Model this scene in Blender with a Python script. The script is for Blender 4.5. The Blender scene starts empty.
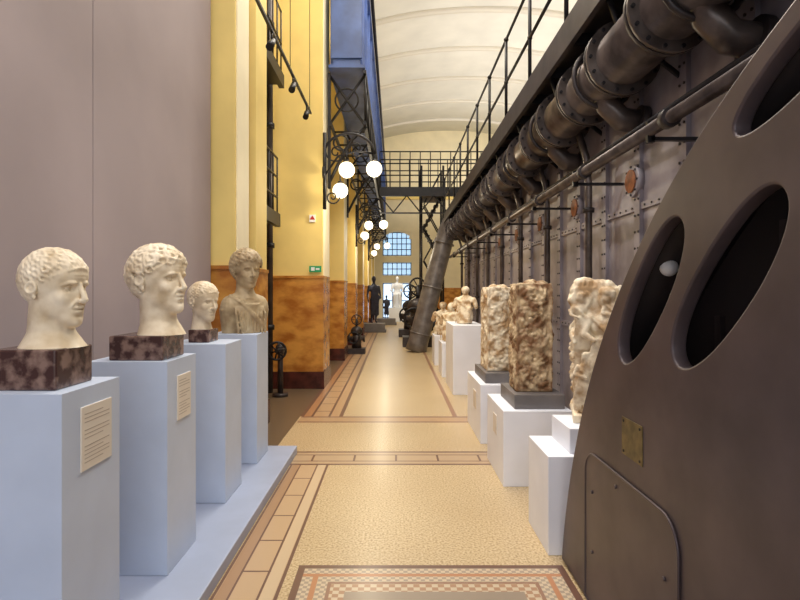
import bpy, math, random
import numpy as np
from mathutils import Vector, Matrix, noise

sc = bpy.context.scene
try:
    sc.view_settings.view_transform = 'Standard'
except Exception:
    pass
CAMH = 1.6

# ------------------------------------------------------------------ materials
def lin(c):
    o = []
    for v in c:
        v = v/255.0
        o.append(v/12.92 if v <= 0.04045 else ((v+0.055)/1.055)**2.4)
    return (o[0], o[1], o[2], 1.0)

def mat(name, col, rough=0.5, metal=0.0, nscale=0, namt=0.0, bump=0.0, col2=None, emit=None, estr=0.0, detail=5.0, stretch=None, lo=0.35, hi=0.65):
    m = bpy.data.materials.new(name); m.use_nodes = True
    nt = m.node_tree; b = nt.nodes['Principled BSDF']
    b.inputs['Base Color'].default_value = lin(col)
    b.inputs['Roughness'].default_value = rough
    b.inputs['Metallic'].default_value = metal
    if nscale:
        tc = nt.nodes.new('ShaderNodeTexCoord')
        mp = nt.nodes.new('ShaderNodeMapping')
        if stretch: mp.inputs['Scale'].default_value = stretch
        nt.links.new(tc.outputs['Object'], mp.inputs['Vector'])
        n = nt.nodes.new('ShaderNodeTexNoise'); n.inputs['Scale'].default_value = nscale
        n.inputs['Detail'].default_value = detail
        nt.links.new(mp.outputs['Vector'], n.inputs['Vector'])
        r = nt.nodes.new('ShaderNodeValToRGB')
        c2 = col2 if col2 else tuple(max(0, v*(1-namt)) for v in col)
        r.color_ramp.elements[0].color = lin(c2); r.color_ramp.elements[1].color = lin(col)
        r.color_ramp.elements[0].position = lo; r.color_ramp.elements[1].position = hi
        nt.links.new(n.outputs['Fac'], r.inputs['Fac'])
        nt.links.new(r.outputs['Color'], b.inputs['Base Color'])
        if bump:
            bp = nt.nodes.new('ShaderNodeBump'); bp.inputs['Strength'].default_value = bump
            bp.inputs['Distance'].default_value = 0.01
            nt.links.new(n.outputs['Fac'], bp.inputs['Height'])
            nt.links.new(bp.outputs['Normal'], b.inputs['Normal'])
    if emit:
        b.inputs['Emission Color'].default_value = lin(emit)
        b.inputs['Emission Strength'].default_value = estr
    return m

M = {}
M['plinthL'] = mat('painted_plinth_blue', (198,210,232), 0.5, nscale=3, namt=0.04)
M['plinthR'] = mat('painted_plinth_white', (240,242,250), 0.5, nscale=3, namt=0.03)
M['step'] = mat('painted_step', (166,176,200), 0.4, nscale=3, namt=0.05)
M['graywall'] = mat('partition_paint', (168,154,156), 0.75, nscale=1.2, namt=0.05)
M['yellow'] = mat('yellow_plaster', (248,220,136), 0.65, nscale=1.5, namt=0.06)
M['cream'] = mat('cream_plaster', (252,241,208), 0.65, nscale=1.5, namt=0.04)
M['ceil'] = mat('vault_plaster', (232,229,220), 0.8, nscale=0.8, namt=0.05)
M['rib'] = mat('vault_rib', (220,214,202), 0.8)
M['wains'] = mat('ochre_marble', (216,156,74), 0.22, nscale=3.2, col2=(168,104,44), stretch=(1,1,1.8), detail=10, lo=0.36, hi=0.62)
M['base'] = mat('red_marble_baseboard', (92,46,38), 0.25, nscale=6, namt=0.4)
M['iron'] = mat('black_iron', (32,29,32), 0.45, 0.3, nscale=8, namt=0.3)
M['mach'] = mat('machine_paint_dark', (68,60,59), 0.42, 0.3, nscale=5, col2=(44,38,38), bump=0.15)
M['pipe'] = mat('pipe_paint', (104,93,87), 0.34, 0.4, nscale=6, col2=(68,59,55), bump=0.1)
M['duct'] = mat('duct_paint', (126,119,115), 0.4, 0.2, nscale=6, col2=(96,89,85))
M['panel'] = mat('machine_panel_paint', (162,155,160), 0.5, 0.1, nscale=2.5, col2=(118,109,115), detail=8)
M['rust'] = mat('rust_flange', (158,100,64), 0.6, 0.2, nscale=14, col2=(100,66,48))
M['casing'] = mat('casing_paint', (96,84,86), 0.42, 0.25, nscale=3, col2=(74,64,66), bump=0.12, detail=8)
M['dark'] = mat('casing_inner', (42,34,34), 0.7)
M['blue'] = mat('crane_blue_paint', (76,102,164), 0.4, 0.0, nscale=3, namt=0.2)
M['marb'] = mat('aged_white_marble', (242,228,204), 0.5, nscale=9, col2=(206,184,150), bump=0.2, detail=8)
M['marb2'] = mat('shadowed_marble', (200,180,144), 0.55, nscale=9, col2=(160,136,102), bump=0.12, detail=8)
M['stone'] = mat('weathered_brown_marble', (212,188,150), 0.7, nscale=11, col2=(124,88,56), bump=0.6, detail=12, lo=0.4, hi=0.62)
M['stoneL'] = mat('weathered_pale_marble', (238,224,196), 0.65, nscale=10, col2=(176,142,100), bump=0.5, detail=12, lo=0.38, hi=0.6)
M['block'] = mat('breccia_block', (138,112,102), 0.25, nscale=16, col2=(66,42,40), detail=10, lo=0.45, hi=0.62)
M['slab'] = mat('grey_slab', (122,116,114), 0.5, nscale=4, namt=0.15)
M['label'] = mat('label_paper', (226,216,202), 0.6)
M['ink'] = mat('label_ink', (176,162,148), 0.6)
M['brass'] = mat('brass_plate', (134,118,76), 0.5, 0.4, nscale=20, namt=0.25)
M['globe'] = mat('opal_glass_globe', (255,248,230), 0.3, emit=(255,238,204), estr=1.9)
M['glass'] = mat('daylit_window_glass', (160,195,225), 0.2, emit=(165,202,235), estr=1.1)
M['bright'] = mat('bright_door_glass', (220,235,250), 0.2, emit=(190,220,255), estr=1.5)
M['green'] = mat('exit_green', (20,130,80), 0.5, emit=(20,150,90), estr=0.3)
M['white'] = mat('sign_white', (240,240,238), 0.5)
M['red'] = mat('sign_red', (190,40,30), 0.5)
M['bronze'] = mat('dark_statue_stone', (48,50,72), 0.35, 0.2, nscale=10, namt=0.3)

# ------------------------------------------------------------------ mesh builder
class B:
    def __init__(s): s.v=[]; s.f=[]; s.m=[]; s.s=[]; s.mats=[]
    def mi(s, m):
        if m not in s.mats: s.mats.append(m)
        return s.mats.index(m)
    def face(s, idx, m, sm=False): s.f.append(tuple(idx)); s.m.append(s.mi(m)); s.s.append(sm)
    def box(s, x0,x1,y0,y1,z0,z1, m):
        b=len(s.v)
        s.v += [(x0,y0,z0),(x1,y0,z0),(x1,y1,z0),(x0,y1,z0),(x0,y0,z1),(x1,y0,z1),(x1,y1,z1),(x0,y1,z1)]
        for q in [(0,3,2,1),(4,5,6,7),(0,1,5,4),(1,2,6,5),(2,3,7,6),(3,0,4,7)]:
            s.face([b+i for i in q], m)
    def poly(s, pts, m):
        b=len(s.v); s.v += [tuple(p) for p in pts]; s.face(range(b,b+len(pts)), m)
    def addmesh(s, me, m):
        b=len(s.v); s.v += [tuple(v.co) for v in me.vertices]
        for p in me.polygons: s.face([b+i for i in p.vertices], m, True)
    def rings(s, rings, m, cap=True, closed=False, sm=True):
        n=len(rings[0]); b=len(s.v)
        for r in rings: s.v += [tuple(p) for p in r]
        k=len(rings)
        for i in range(k if closed else k-1):
            j=(i+1)%k
            for a in range(n):
                c=(a+1)%n
                s.face((b+i*n+a, b+i*n+c, b+j*n+c, b+j*n+a), m, sm)
        if cap and not closed:
            s.face([b+a for a in range(n)][::-1], m); s.face([b+(k-1)*n+a for a in range(n)], m)
    def cyl(s, p0,p1,r0,r1=None,seg=16,m='iron',cap=True):
        if r1 is None: r1=r0
        p0=Vector(p0);p1=Vector(p1); d=(p1-p0).normalized()
        u=d.orthogonal().normalized(); w=d.cross(u)
        R=[]
        for p,r in ((p0,r0),(p1,r1)):
            R.append([p+u*(r*math.cos(2*math.pi*i/seg))+w*(r*math.sin(2*math.pi*i/seg)) for i in range(seg)])
        s.rings(R,m,cap)
    def tube(s, pts, r, seg=8, m='iron', closed=False):
        P=[Vector(p) for p in pts]; n=len(P); R=[]; u=None
        rr = r if isinstance(r,(list,tuple)) else [r]*n
        for i in range(n):
            if closed: d=(P[(i+1)%n]-P[i-1]).normalized()
            else: d=(P[min(i+1,n-1)]-P[max(i-1,0)]).normalized()
            if u is None: u=d.orthogonal().normalized()
            else:
                u=(u-d*u.dot(d)); u = u.normalized() if u.length>1e-6 else d.orthogonal().normalized()
            w=d.cross(u)
            R.append([P[i]+u*(rr[i]*math.cos(2*math.pi*k/seg))+w*(rr[i]*math.sin(2*math.pi*k/seg)) for k in range(seg)])
        s.rings(R,m,True,closed)
    def torus(s, c, nrm, R, r, seg=24, k=8, m='iron', a0=0, a1=2*math.pi):
        c=Vector(c); d=Vector(nrm).normalized(); u=d.orthogonal().normalized(); w=d.cross(u)
        full = abs(a1-a0-2*math.pi)<1e-4
        N = seg if full else seg+1
        pts=[c+u*(R*math.cos(a0+(a1-a0)*i/seg))+w*(R*math.sin(a0+(a1-a0)*i/seg)) for i in range(N)]
        s.tube(pts,r,k,m,closed=full)
    def ell(s, c, rad, rot=None, seg=14, rg=9, m='marb'):
        if not isinstance(rad,(list,tuple)): rad=(rad,rad,rad)
        b=len(s.v); c=Vector(c)
        def tr(p):
            p=Vector(p)
            if rot is not None: p=rot@p
            return tuple(c+p)
        s.v.append(tr((0,0,-rad[2])))
        for i in range(1,rg):
            t=-math.pi/2+math.pi*i/rg
            for a in range(seg):
                ph=2*math.pi*a/seg
                s.v.append(tr((rad[0]*math.cos(t)*math.cos(ph), rad[1]*math.cos(t)*math.sin(ph), rad[2]*math.sin(t))))
        s.v.append(tr((0,0,rad[2])))
        top=len(s.v)-1
        for a in range(seg):
            c2=(a+1)%seg
            s.face((b,b+1+c2,b+1+a),m,True)
            s.face((top,b+1+(rg-2)*seg+a,b+1+(rg-2)*seg+c2),m,True)
        for i in range(rg-2):
            for a in range(seg):
                c2=(a+1)%seg
                s.face((b+1+i*seg+a,b+1+i*seg+c2,b+1+(i+1)*seg+c2,b+1+(i+1)*seg+a),m,True)
    def cap(s, p0,p1,r0,r1,m='marb'):
        s.cyl(p0,p1,r0,r1,12,m); s.ell(p0,r0,m=m,seg=12,rg=8); s.ell(p1,r1,m=m,seg=12,rg=8)
    def mesh(s, name):
        me=bpy.data.meshes.new(name); me.from_pydata(s.v,[],s.f)
        for k in s.mats: me.materials.append(M[k])
        me.polygons.foreach_set('material_index', s.m); me.polygons.foreach_set('use_smooth', s.s)
        me.update(); return me
    def obj(s, name, bevel=0, parent=None):
        o=bpy.data.objects.new(name, s.mesh(name)); sc.collection.objects.link(o)
        if bevel:
            md=o.modifiers.new('bevel','BEVEL'); md.width=bevel; md.segments=2; md.limit_method='ANGLE'
        if parent: o.parent=parent
        return o

def empty(name, loc=(0,0,0)):
    e=bpy.data.objects.new(name,None); e.empty_display_size=0.1; sc.collection.objects.link(e); return e

def remesh(b, voxel, smooth=2):
    me=b.mesh('tmp'); o=bpy.data.objects.new('tmp',me); sc.collection.objects.link(o)
    md=o.modifiers.new('r','REMESH'); md.mode='VOXEL'; md.voxel_size=voxel; md.use_smooth_shade=True
    if smooth:
        m2=o.modifiers.new('s','SMOOTH'); m2.factor=0.5; m2.iterations=smooth
    dg=bpy.context.evaluated_depsgraph_get(); dg.update()
    out=bpy.data.meshes.new_from_object(o.evaluated_get(dg))
    bpy.data.objects.remove(o)
    return out

# ------------------------------------------------------------------ room shell
def floor_mat():
    m=bpy.data.materials.new('terrazzo_floor'); m.use_nodes=True
    nt=m.node_tree; bs=nt.nodes['Principled BSDF']; L=nt.links
    tc=nt.nodes.new('ShaderNodeTexCoord'); sp=nt.nodes.new('ShaderNodeSeparateXYZ'); L.new(tc.outputs['Object'],sp.inputs[0])
    X,Y=sp.outputs[0],sp.outputs[1]
    def mth(op,a,b=None):
        n=nt.nodes.new('ShaderNodeMath'); n.operation=op
        for i,v in enumerate((a,b)):
            if v is None: continue
            if isinstance(v,(int,float)): n.inputs[i].default_value=v
            else: L.new(v,n.inputs[i])
        return n.outputs[0]
    def band(c,lo,hi): return mth('MULTIPLY',mth('GREATER_THAN',c,lo),mth('LESS_THAN',c,hi))
    def AND(*a):
        r=a[0]
        for q in a[1:]: r=mth('MULTIPLY',r,q)
        return r
    def OR(*a):
        r=a[0]
        for q in a[1:]: r=mth('MAXIMUM',r,q)
        return r
    def mix(f,a,b):
        n=nt.nodes.new('ShaderNodeMix'); n.data_type='RGBA'
        L.new(f,n.inputs[0])
        for i,v in ((6,a),(7,b)):
            if isinstance(v,tuple): n.inputs[i].default_value=lin(v)
            else: L.new(v,n.inputs[i])
        return n.outputs[2]
    nz=nt.nodes.new('ShaderNodeTexNoise'); nz.inputs['Scale'].default_value=70; nz.inputs['Detail'].default_value=3
    L.new(tc.outputs['Object'],nz.inputs['Vector'])
    nb=nt.nodes.new('ShaderNodeTexNoise'); nb.inputs['Scale'].default_value=1.4; nb.inputs['Detail'].default_value=4
    L.new(tc.outputs['Object'],nb.inputs['Vector'])
    rp=nt.nodes.new('ShaderNodeValToRGB'); e=rp.color_ramp.elements
    e[0].position=0.34; e[0].color=lin((154,128,90)); e[1].position=0.5; e[1].color=lin((196,172,132))
    q=e.new(0.68); q.color=lin((212,194,158))
    L.new(nz.outputs['Fac'],rp.inputs['Fac'])
    terr=rp.outputs['Color']
    terr=mix(mth('MULTIPLY',mth('SUBTRACT',nb.outputs['Fac'],0.35),0.7),terr,(174,144,102))
    col=terr
    line=(108,76,62); tile=(190,160,124); orange=(170,124,86)
    near=mth('LESS_THAN',Y,5.2)
    bl=AND(band(X,-0.95,-0.62),near)
    fy=mth('FRACT',mth('DIVIDE',Y,0.40))
    col=mix(bl,col,tile)
    ln=AND(near,OR(band(X,-0.965,-0.948),band(X,-0.88,-0.868),band(X,-0.725,-0.712),band(X,-0.635,-0.615),AND(band(X,-0.88,-0.71),mth('LESS_THAN',fy,0.04))))
    col=mix(AND(near,band(X,-0.945,-0.88)),col,(166,132,100))
    col=mix(AND(near,band(X,-0.71,-0.64)),col,(200,176,142))
    col=mix(ln,col,line)
    xr=mth('GREATER_THAN',X,-1.2)
    cb=AND(band(Y,5.2,5.62),xr)
    fx=mth('FRACT',mth('DIVIDE',X,0.40))
    col=mix(cb,col,(180,154,122))
    col=mix(AND(xr,OR(band(Y,5.18,5.22),band(Y,5.58,5.62),AND(band(Y,5.3,5.5),mth('LESS_THAN',fx,0.05)),band(Y,5.29,5.31),band(Y,5.49,5.51))),col,line)
    col=mix(AND(band(Y,6.85,7.2),xr),col,(178,146,110))
    col=mix(AND(xr,OR(band(Y,6.87,6.92),band(Y,7.14,7.2))),col,(130,96,78))
    far=mth('GREATER_THAN',Y,7.2)
    col=mix(AND(far,band(X,-1.2,-0.68)),col,(184,150,112))
    fy2=mth('FRACT',mth('DIVIDE',Y,0.5))
    col=mix(AND(far,OR(band(X,-1.22,-1.17),band(X,-1.08,-1.05),band(X,-0.86,-0.83),band(X,-0.72,-0.67),AND(band(X,-1.05,-0.86),mth('LESS_THAN',fy2,0.06)))),col,line)
    col=mix(AND(far,band(X,-1.17,-1.08)),col,orange)
    col=mix(AND(far,band(X,0.74,0.80)),col,(150,110,86))
    side=AND(mth('LESS_THAN',X,-1.22),mth('GREATER_THAN',Y,5.3))
    col=mix(side,col,(104,86,66))
    inp=AND(band(X,-0.56,0.98),mth('LESS_THAN',Y,3.28))
    inner=AND(band(X,-0.52,0.94),mth('LESS_THAN',Y,3.24))
    inner2=AND(band(X,-0.37,0.79),mth('LESS_THAN',Y,3.09))
    inner3=AND(band(X,-0.35,0.77),mth('LESS_THAN',Y,3.07))
    inner4=AND(band(X,-0.27,0.69),mth('LESS_THAN',Y,2.99))
    col=mix(inp,col,line)
    ck=nt.nodes.new('ShaderNodeTexChecker'); ck.inputs['Scale'].default_value=30
    ck.inputs['Color1'].default_value=lin((200,182,154)); ck.inputs['Color2'].default_value=lin((168,128,96))
    L.new(tc.outputs['Object'],ck.inputs['Vector'])
    ck2=nt.nodes.new('ShaderNodeTexChecker'); ck2.inputs['Scale'].default_value=42
    ck2.inputs['Color1'].default_value=lin((202,182,152)); ck2.inputs['Color2'].default_value=lin((160,144,126))
    L.new(tc.outputs['Object'],ck2.inputs['Vector'])
    col=mix(inner,col,ck2.outputs['Color'])
    col=mix(AND(inner,OR(band(Y,3.15,3.18),AND(mth('LESS_THAN',Y,3.18),OR(band(X,-0.46,-0.43),band(X,0.85,0.88))))),col,(180,124,84))
    col=mix(inner2,col,(146,108,84))
    col=mix(inner3,col,ck.outputs['Color'])
    col=mix(inner4,col,(150,134,116))
    L.new(col,bs.inputs['Base Color'])
    bs.inputs['Roughness'].default_value=0.36
    bs.inputs['Specular IOR Level'].default_value=0.5
    bs.inputs['Coat Weight'].default_value=0.12; bs.inputs['Coat Roughness'].default_value=0.2
    return m
M['floor']=floor_mat()
b=B(); b.box(-3.2,9.4,-4.2,34.4,-0.2,0,'floor'); b.obj('floor')

XL=-2.6
TOP=9.4
b=B()
b.box(XL-0.3,XL,-4,34,0,TOP+0.6,'yellow'); b.box(XL,XL+0.04,5.7,34,0.28,1.85,'wains'); b.box(XL,XL+0.07,5.7,34,0,0.28,'base')
b.obj('wall_left')
b=B(); b.box(9,9.3,-4,34,0,TOP+0.6,'cream'); b.obj('wall_right')
b=B(); b.box(XL-0.3,9.3,-4.3,-4,0,TOP+3,'cream'); b.obj('wall_back')
b=B(); b.box(-2.58,-1.85,-3.9,3.425,0,TOP-0.5,'graywall'); b.box(-2.58,-1.85,3.435,5.62,0,TOP-0.5,'graywall'); b.box(-2.5,-1.856,3.42,3.44,0,TOP-0.6,'slab')
b.obj('wall_partition')

b=B(); N=28; cx=(XL+9)/2; hw=(9-XL)/2+0.2
def arc(off=0):
    return [(cx+hw*math.cos(math.pi*(1-i/N)), TOP+ (2.0)*math.sin(math.pi*i/N)-off) for i in range(N+1)]
A=arc()
for y0,y1,off,k in [(-4.2,34.2,0,'ceil')]:
    v0=len(b.v)
    for (x,z) in A: b.v += [(x,y0,z),(x,y1,z),(x,y0,z+0.3),(x,y1,z+0.3)]
    for i in range(N):
        a=v0+i*4; c=a+4
        b.face((a,a+1,c+1,c),k,True); b.face((a+2,c+2,c+3,a+3),k,True)
        b.face((a,c,c+2,a+2),k); b.face((a+1,a+3,c+3,c+1),k)
yy=-2.5
while yy<33.5:
    v0=len(b.v)
    for (x,z) in A: b.v += [(x,yy,z+0.01),(x,yy+0.3,z+0.01),(x,yy,z-0.07),(x,yy+0.3,z-0.07)]
    for i in range(N):
        a=v0+i*4; c=a+4
        b.face((a+2,a+3,c+3,c+2),'rib',True); b.face((a,a+2,c+2,c),'rib',True); b.face((a+1,c+1,c+3,a+3),'rib',True)
    yy+=3.1
b.obj('ceiling')

YF=34.0
W0,W1=-0.75,1.0
def wallpiece(name,boxes):
    b=B()
    for q in boxes: b.box(q[0],q[1],q[2],q[3],q[4],q[5],q[6])
    b.obj(name)
wallpiece('wall_far_left',[(XL-0.3,W0,YF,YF+0.3,0,TOP+2.3,'cream'),(XL+0.1,W0-0.3,YF-0.04,YF,0.28,1.85,'wains')])
wallpiece('wall_far_right',[(W1,9.3,YF,YF+0.3,0,TOP+2.3,'cream'),(W1+0.3,8.9,YF-0.04,YF,0.28,1.85,'wains')])
wallpiece('wall_far_lintel',[(W0,W1,YF,YF+0.3,2.15,2.6,'cream')])
wallpiece('wall_far_band',[(W0,W1,YF,YF+0.3,3.4,3.8,'cream')])
wallpiece('wall_far_upper',[(W0,W1,YF,YF+0.3,5.25,TOP+2.3,'cream')])
wallpiece('trim_1',[(XL,9,YF-0.3,YF,7.2,7.5,'yellow')])
def window(name,x0,x1,z0,z1,nx,nz,k,arch=False):
    b=B(); b.box(x0+0.01,x1-0.01,YF+0.12,YF+0.14,z0+0.01,z1-0.01,k)
    for i in range(nx+1):
        x=x0+0.03+(x1-x0-0.06)*i/nx; b.box(x-0.022,x+0.022,YF+0.06,YF+0.12,z0+0.01,z1-0.01,'iron')
    for i in range(nz+1):
        z=z0+0.04+(z1-z0-0.08)*i/nz; b.box(x0+0.01,x1-0.01,YF+0.06,YF+0.12,z-0.022,z+0.022,'iron')
    if arch:
        n=14; cxx=(x0+x1)/2; hw=(x1-x0)/2-0.01; rise=0.45
        for sgn in (-1,1):
            for i in range(n//2):
                xa=hw*i/(n//2); xb=hw*(i+1)/(n//2)
                za=z1-rise+rise*math.sqrt(max(0,1-(xb/hw)**2))
                if za<z1-0.02: b.box(min(cxx+sgn*xa,cxx+sgn*xb),max(cxx+sgn*xa,cxx+sgn*xb),YF,YF+0.05,za,z1-0.01,'cream')
    b.obj(name)
window('window_1',W0,W1,3.8,5.25,6,4,'glass',True)
window('window_2',W0,W1,2.6,3.4,6,2,'glass')
window('door_1',W0,W1,0,2.15,3,2,'bright')

def pilaster(x1,y0,y1,x0=XL+0.08,k='yellow',lit_side_tone=False):
    b=B()
    b.box(x0,x1,y0,y1,1.87,TOP,k)
    if lit_side_tone: b.box(x1,x1+0.012,y0+0.05,y1,1.87,TOP,'cream')  # paler side face: the light falling on it is put into the colour
    b.box(x0,x1+0.012,y0-0.015,y1+0.015,0.28,1.83,'wains')
    b.box(x0,x1+0.02,y0-0.03,y1+0.03,1.83,1.87,'wains')
    b.box(x0,x1+0.03,y0-0.05,y1+0.05,0,0.28,'base')
    return b.obj('pilaster')
pilaster(-1.63,5.7,6.2,lit_side_tone=True)
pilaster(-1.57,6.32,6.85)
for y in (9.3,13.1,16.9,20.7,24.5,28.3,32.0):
    pilaster(-1.2,y,y+0.85,lit_side_tone=True)
b=B(); b.cyl((-2.0,8.9,0.0),(-2.0,8.9,9.2),0.06,None,14,'mach')
for z in (1.0,2.3,4.2,5.8): b.cyl((-2.0,8.9,z),(-2.0,8.9,z+0.08),0.085,None,14,'iron')
b.obj('drain_pipe')

b=B(); b.box(-1.84,-0.97,-1.5,5.55,0,0.078,'step'); b.obj('display_platform',0.006)

# ------------------------------------------------------------------ plinths
def plinth(x0,x1,y0,y1,z0,z1,k,label=None,slab=None,extra=None):
    b=B(); b.box(x0,x1,y0,y1,z0,z1,k)
    if label:
        ya,yb,za,zb=label
        if k=='plinthL':
            b.box(x1,x1+0.006,ya,yb,za,zb,'label')
            n=13
            for i in range(n):
                if i in (3,7): continue
                z=zb-0.03-(zb-za-0.06)*i/(n-1)
                b.box(x1+0.006,x1+0.0066,ya+0.02,yb-(0.02 if i%3 else 0.07),z-0.002,z+0.002,'ink')
        else:
            b.box(x0-0.006,x0,ya,yb,za,zb,'label')
    if slab:
        sx0,sx1,sy0,sy1,h=slab; b.box(sx0,sx1,sy0,sy1,z1,z1+h,extra or 'slab')
    return b.obj('display_plinth',0.004)
PT=1.225
plinth(-1.66,-1.22,2.05,2.48,0.08,PT,'plinthL',(2.17,2.40,0.90,1.15))
plinth(-1.66,-1.22,3.0,3.43,0.08,PT,'plinthL',(3.13,3.33,0.88,1.13))
plinth(-1.66,-1.22,4.03,4.45,0.08,PT,'plinthL')
plinth(-1.66,-1.22,4.95,5.38,0.08,PT,'plinthL')
plinth(0.93,1.5,3.40,3.9,0,0.6,'plinthR',slab=(1.08,1.48,3.46,3.86,0.155),extra='plinthR')
plinth(0.89,1.46,4.6,5.4,0,0.62,'plinthR',(4.9,5.05,0.35,0.52),slab=(1.0,1.42,4.68,5.3,0.12))
plinth(0.90,1.46,5.9,6.95,0,0.62,'plinthR',(6.2,6.4,0.3,0.5),slab=(0.97,1.36,6.0,6.8,0.11))
plinth(0.90,1.40,8.7,9.9,0,1.08,'plinthR')
plinth(0.88,1.35,10.5,11.3,0,0.64,'plinthR')
plinth(0.86,1.35,12.2,13.0,0,0.64,'plinthR')

# ------------------------------------------------------------------ busts
def head_mesh(style, seed, S, neck_end, jaw=1.0, torso=False, voxel=0.012, nr=0.215, flare=0.33):
    """unit head: chin -0.5 .. crown +0.5, face +X"""
    rnd=random.Random(seed)
    a=B(); e=a.ell
    e((-0.05,0,0.12),(0.41,0.32,0.37),seg=28,rg=18)
    e((0.08,0,-0.12),(0.265,0.245*jaw,0.36),seg=28,rg=18)
    e((0.15,0,0.17),(0.215,0.27,0.22),seg=22,rg=14)
    e((0.19,0,-0.33),(0.16,0.165*jaw,0.15),seg=18,rg=12); e((0.275,0,-0.40),(0.085,0.10,0.08))
    e((0.25,0,-0.23),(0.11,0.14,0.14),seg=18,rg=12)
    for s in (-1,1):
        e((0.03,s*0.17*jaw,-0.22),(0.18,0.08,0.17),seg=18,rg=12); e((0.20,s*0.14,-0.10),(0.11,0.10,0.12),seg=18,rg=12)
    nx=-0.07
    a.cyl((nx+0.01,0,-0.05),(nx,0,neck_end+0.10),nr,nr+0.01,24,'marb'); a.cyl((nx,0,neck_end+0.20),(nx+0.03,0,neck_end-0.08),nr+0.005,flare,24,'marb')
    base=remesh(a,0.018,14)
    b=B(); b.addmesh(base,'marb'); bpy.data.meshes.remove(base); e=b.ell
    for s in (-1,1):
        b.tube([(0.325,s*0.03,0.072),(0.338,s*0.09,0.085),(0.308,s*0.15,0.08),(0.24,s*0.20,0.05)],[0.024,0.030,0.028,0.016],8,'marb')
        e((0.372,s*0.040,-0.135),(0.042,0.027,0.027))
        e((-0.04,s*0.320,-0.02),(0.06,0.028,0.10),Matrix.Rotation(0.15,3,'Y'))
        b.torus((-0.045,s*0.350,0.01),(0.15,s,0.05),0.064,0.018,16,6,'marb')
        e((-0.01,s*0.330,-0.10),(0.03,0.022,0.035))
        b.tube([(-0.14,s*0.20,-0.2),(0.0,s*0.16,-0.42),(0.09,s*0.06,-0.62)],0.05,8,'marb')
        # nasolabial fold
        b.tube([(0.345,s*0.055,-0.13),(0.325,s*0.095,-0.19),(0.29,s*0.115,-0.25)],[0.012,0.018,0.010],6,'marb')
    b.tube([(0.325,0,0.10),(0.352,0,0.04),(0.390,0,-0.05),(0.422,0,-0.115),(0.39,0,-0.155)],[0.032,0.029,0.033,0.042,0.033],10,'marb')
    e((0.417,0,-0.122),(0.042,0.036,0.032))
    b.tube([(0.30,-0.085,-0.236),(0.342,-0.04,-0.216),(0.354,0,-0.222),(0.342,0.04,-0.216),(0.30,0.085,-0.236)],[0.010,0.023,0.022,0.023,0.010],8,'marb')
    b.tube([(0.30,-0.07,-0.262),(0.338,-0.03,-0.276),(0.338,0.03,-0.276),(0.30,0.07,-0.262)],[0.010,0.026,0.026,0.010],8,'marb')
    if torso:
        b.ell((-0.05,0,neck_end-0.18),(0.34,0.60,0.30),seg=24,rg=14)
        b.cyl((-0.05,0,neck_end-1.2),(-0.05,0,neck_end-0.15),0.40,0.42,24,'marb')
        for s in (-1,1):
            b.ell((0.14,s*0.2,neck_end-0.34),(0.2,0.22,0.2)); b.ell((-0.05,s*0.42,neck_end-0.3),(0.27,0.22,0.33))
            b.cyl((-0.05,s*0.36,neck_end-1.2),(-0.05,s*0.42,neck_end-0.3),0.18,0.24,16,'marb')
        for i in range(9):
            t=-0.44+i*0.11
            b.tube([(0.22,t*0.85,neck_end-0.12-0.6*t*t),(0.33,t*0.9,neck_end-0.4),(0.345,t*0.85+0.03,neck_end-0.75),(0.34,t*0.8+0.05,neck_end-1.2)],[0.02,0.035,0.035,0.03],6,'marb')
        b.tube([(0.0,-0.45,neck_end+0.02),(0.26,-0.25,neck_end-0.1),(0.36,0.05,neck_end-0.42),(0.32,0.35,neck_end-0.75)],0.06,8,'marb')
    big={'wavy':(0.052,460),'short':(0.036,620),'full':(0.06,420)}[style]
    n=big[1]; R0=big[0]
    for i in range(n):
        z=1-2*(i+0.5)/n; r=math.sqrt(1-z*z); an=i*2.39996
        d=Vector((r*math.cos(an),r*math.sin(an),z))
        p=Vector((-0.05+0.405*d.x,0.318*d.y,0.125+0.365*d.z))
        if p.x>0.18: line=0.235
        elif p.x>0.06: line=0.10+(p.x-0.06)*1.1
        elif p.x>-0.13: line=0.10
        else: line=-0.22
        if p.z<line: continue
        if p.x>0.29 and p.z<0.27: continue
        out=0.004+0.014*rnd.random()
        if style=='full': out+=0.04
        if style=='wavy': out+=0.022
        q=p+d*out
        t=d.cross(Vector((0,0.2,1))).normalized() if abs(d.z)<0.95 else Vector((1,0,0))
        # locks swept forward from the crown, wavy for the thicker hair styles
        fw=Vector((1,0.0,-0.55)) if p.x>-0.15 else Vector((0.2,0,-1))
        f=fw-d*d.dot(fw)
        f=f.normalized() if f.length>0.01 else t
        wv=0.02 if style=='short' else 0.04
        sw=d.cross(f)*(wv*math.sin(i*1.7))
        L=0.06 if style=='short' else 0.075
        b.tube([q-f*L,q-f*L*0.3+d*0.010+sw,q+f*L*0.4+d*0.006-sw,q+f*L-d*0.008+sw*0.5],[R0*0.5,R0*0.62,R0*0.5,R0*0.2],6,'marb')
    nf=17
    for i in range(nf):
        an=-1.1+2.2*i/(nf-1)
        p=Vector((-0.01+0.345*math.cos(an),0.285*math.sin(an),0.235-0.11*abs(an)**1.5))
        d=Vector((math.cos(an),math.sin(an),0))
        up=Vector((-0.10*math.cos(an),-0.03*math.sin(an),0.095)); w=0.026*(1 if rnd.random()>0.35 else -1)
        tt=Vector((-math.sin(an),math.cos(an),0))
        k=1.5 if style!='short' else 1.1
        b.tube([p+up,p+d*0.014+Vector((0,0,0.03)),p+d*0.004+tt*w+Vector((0,0,-0.035))],[0.028*k,0.026*k,0.010*k],6,'marb')
    me=remesh(b,voxel,1)
    n=len(me.vertices); co=np.empty(n*3); me.vertices.foreach_get('co',co); co=co.reshape(-1,3)
    x,y,z=co[:,0],co[:,1],co[:,2]
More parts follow.
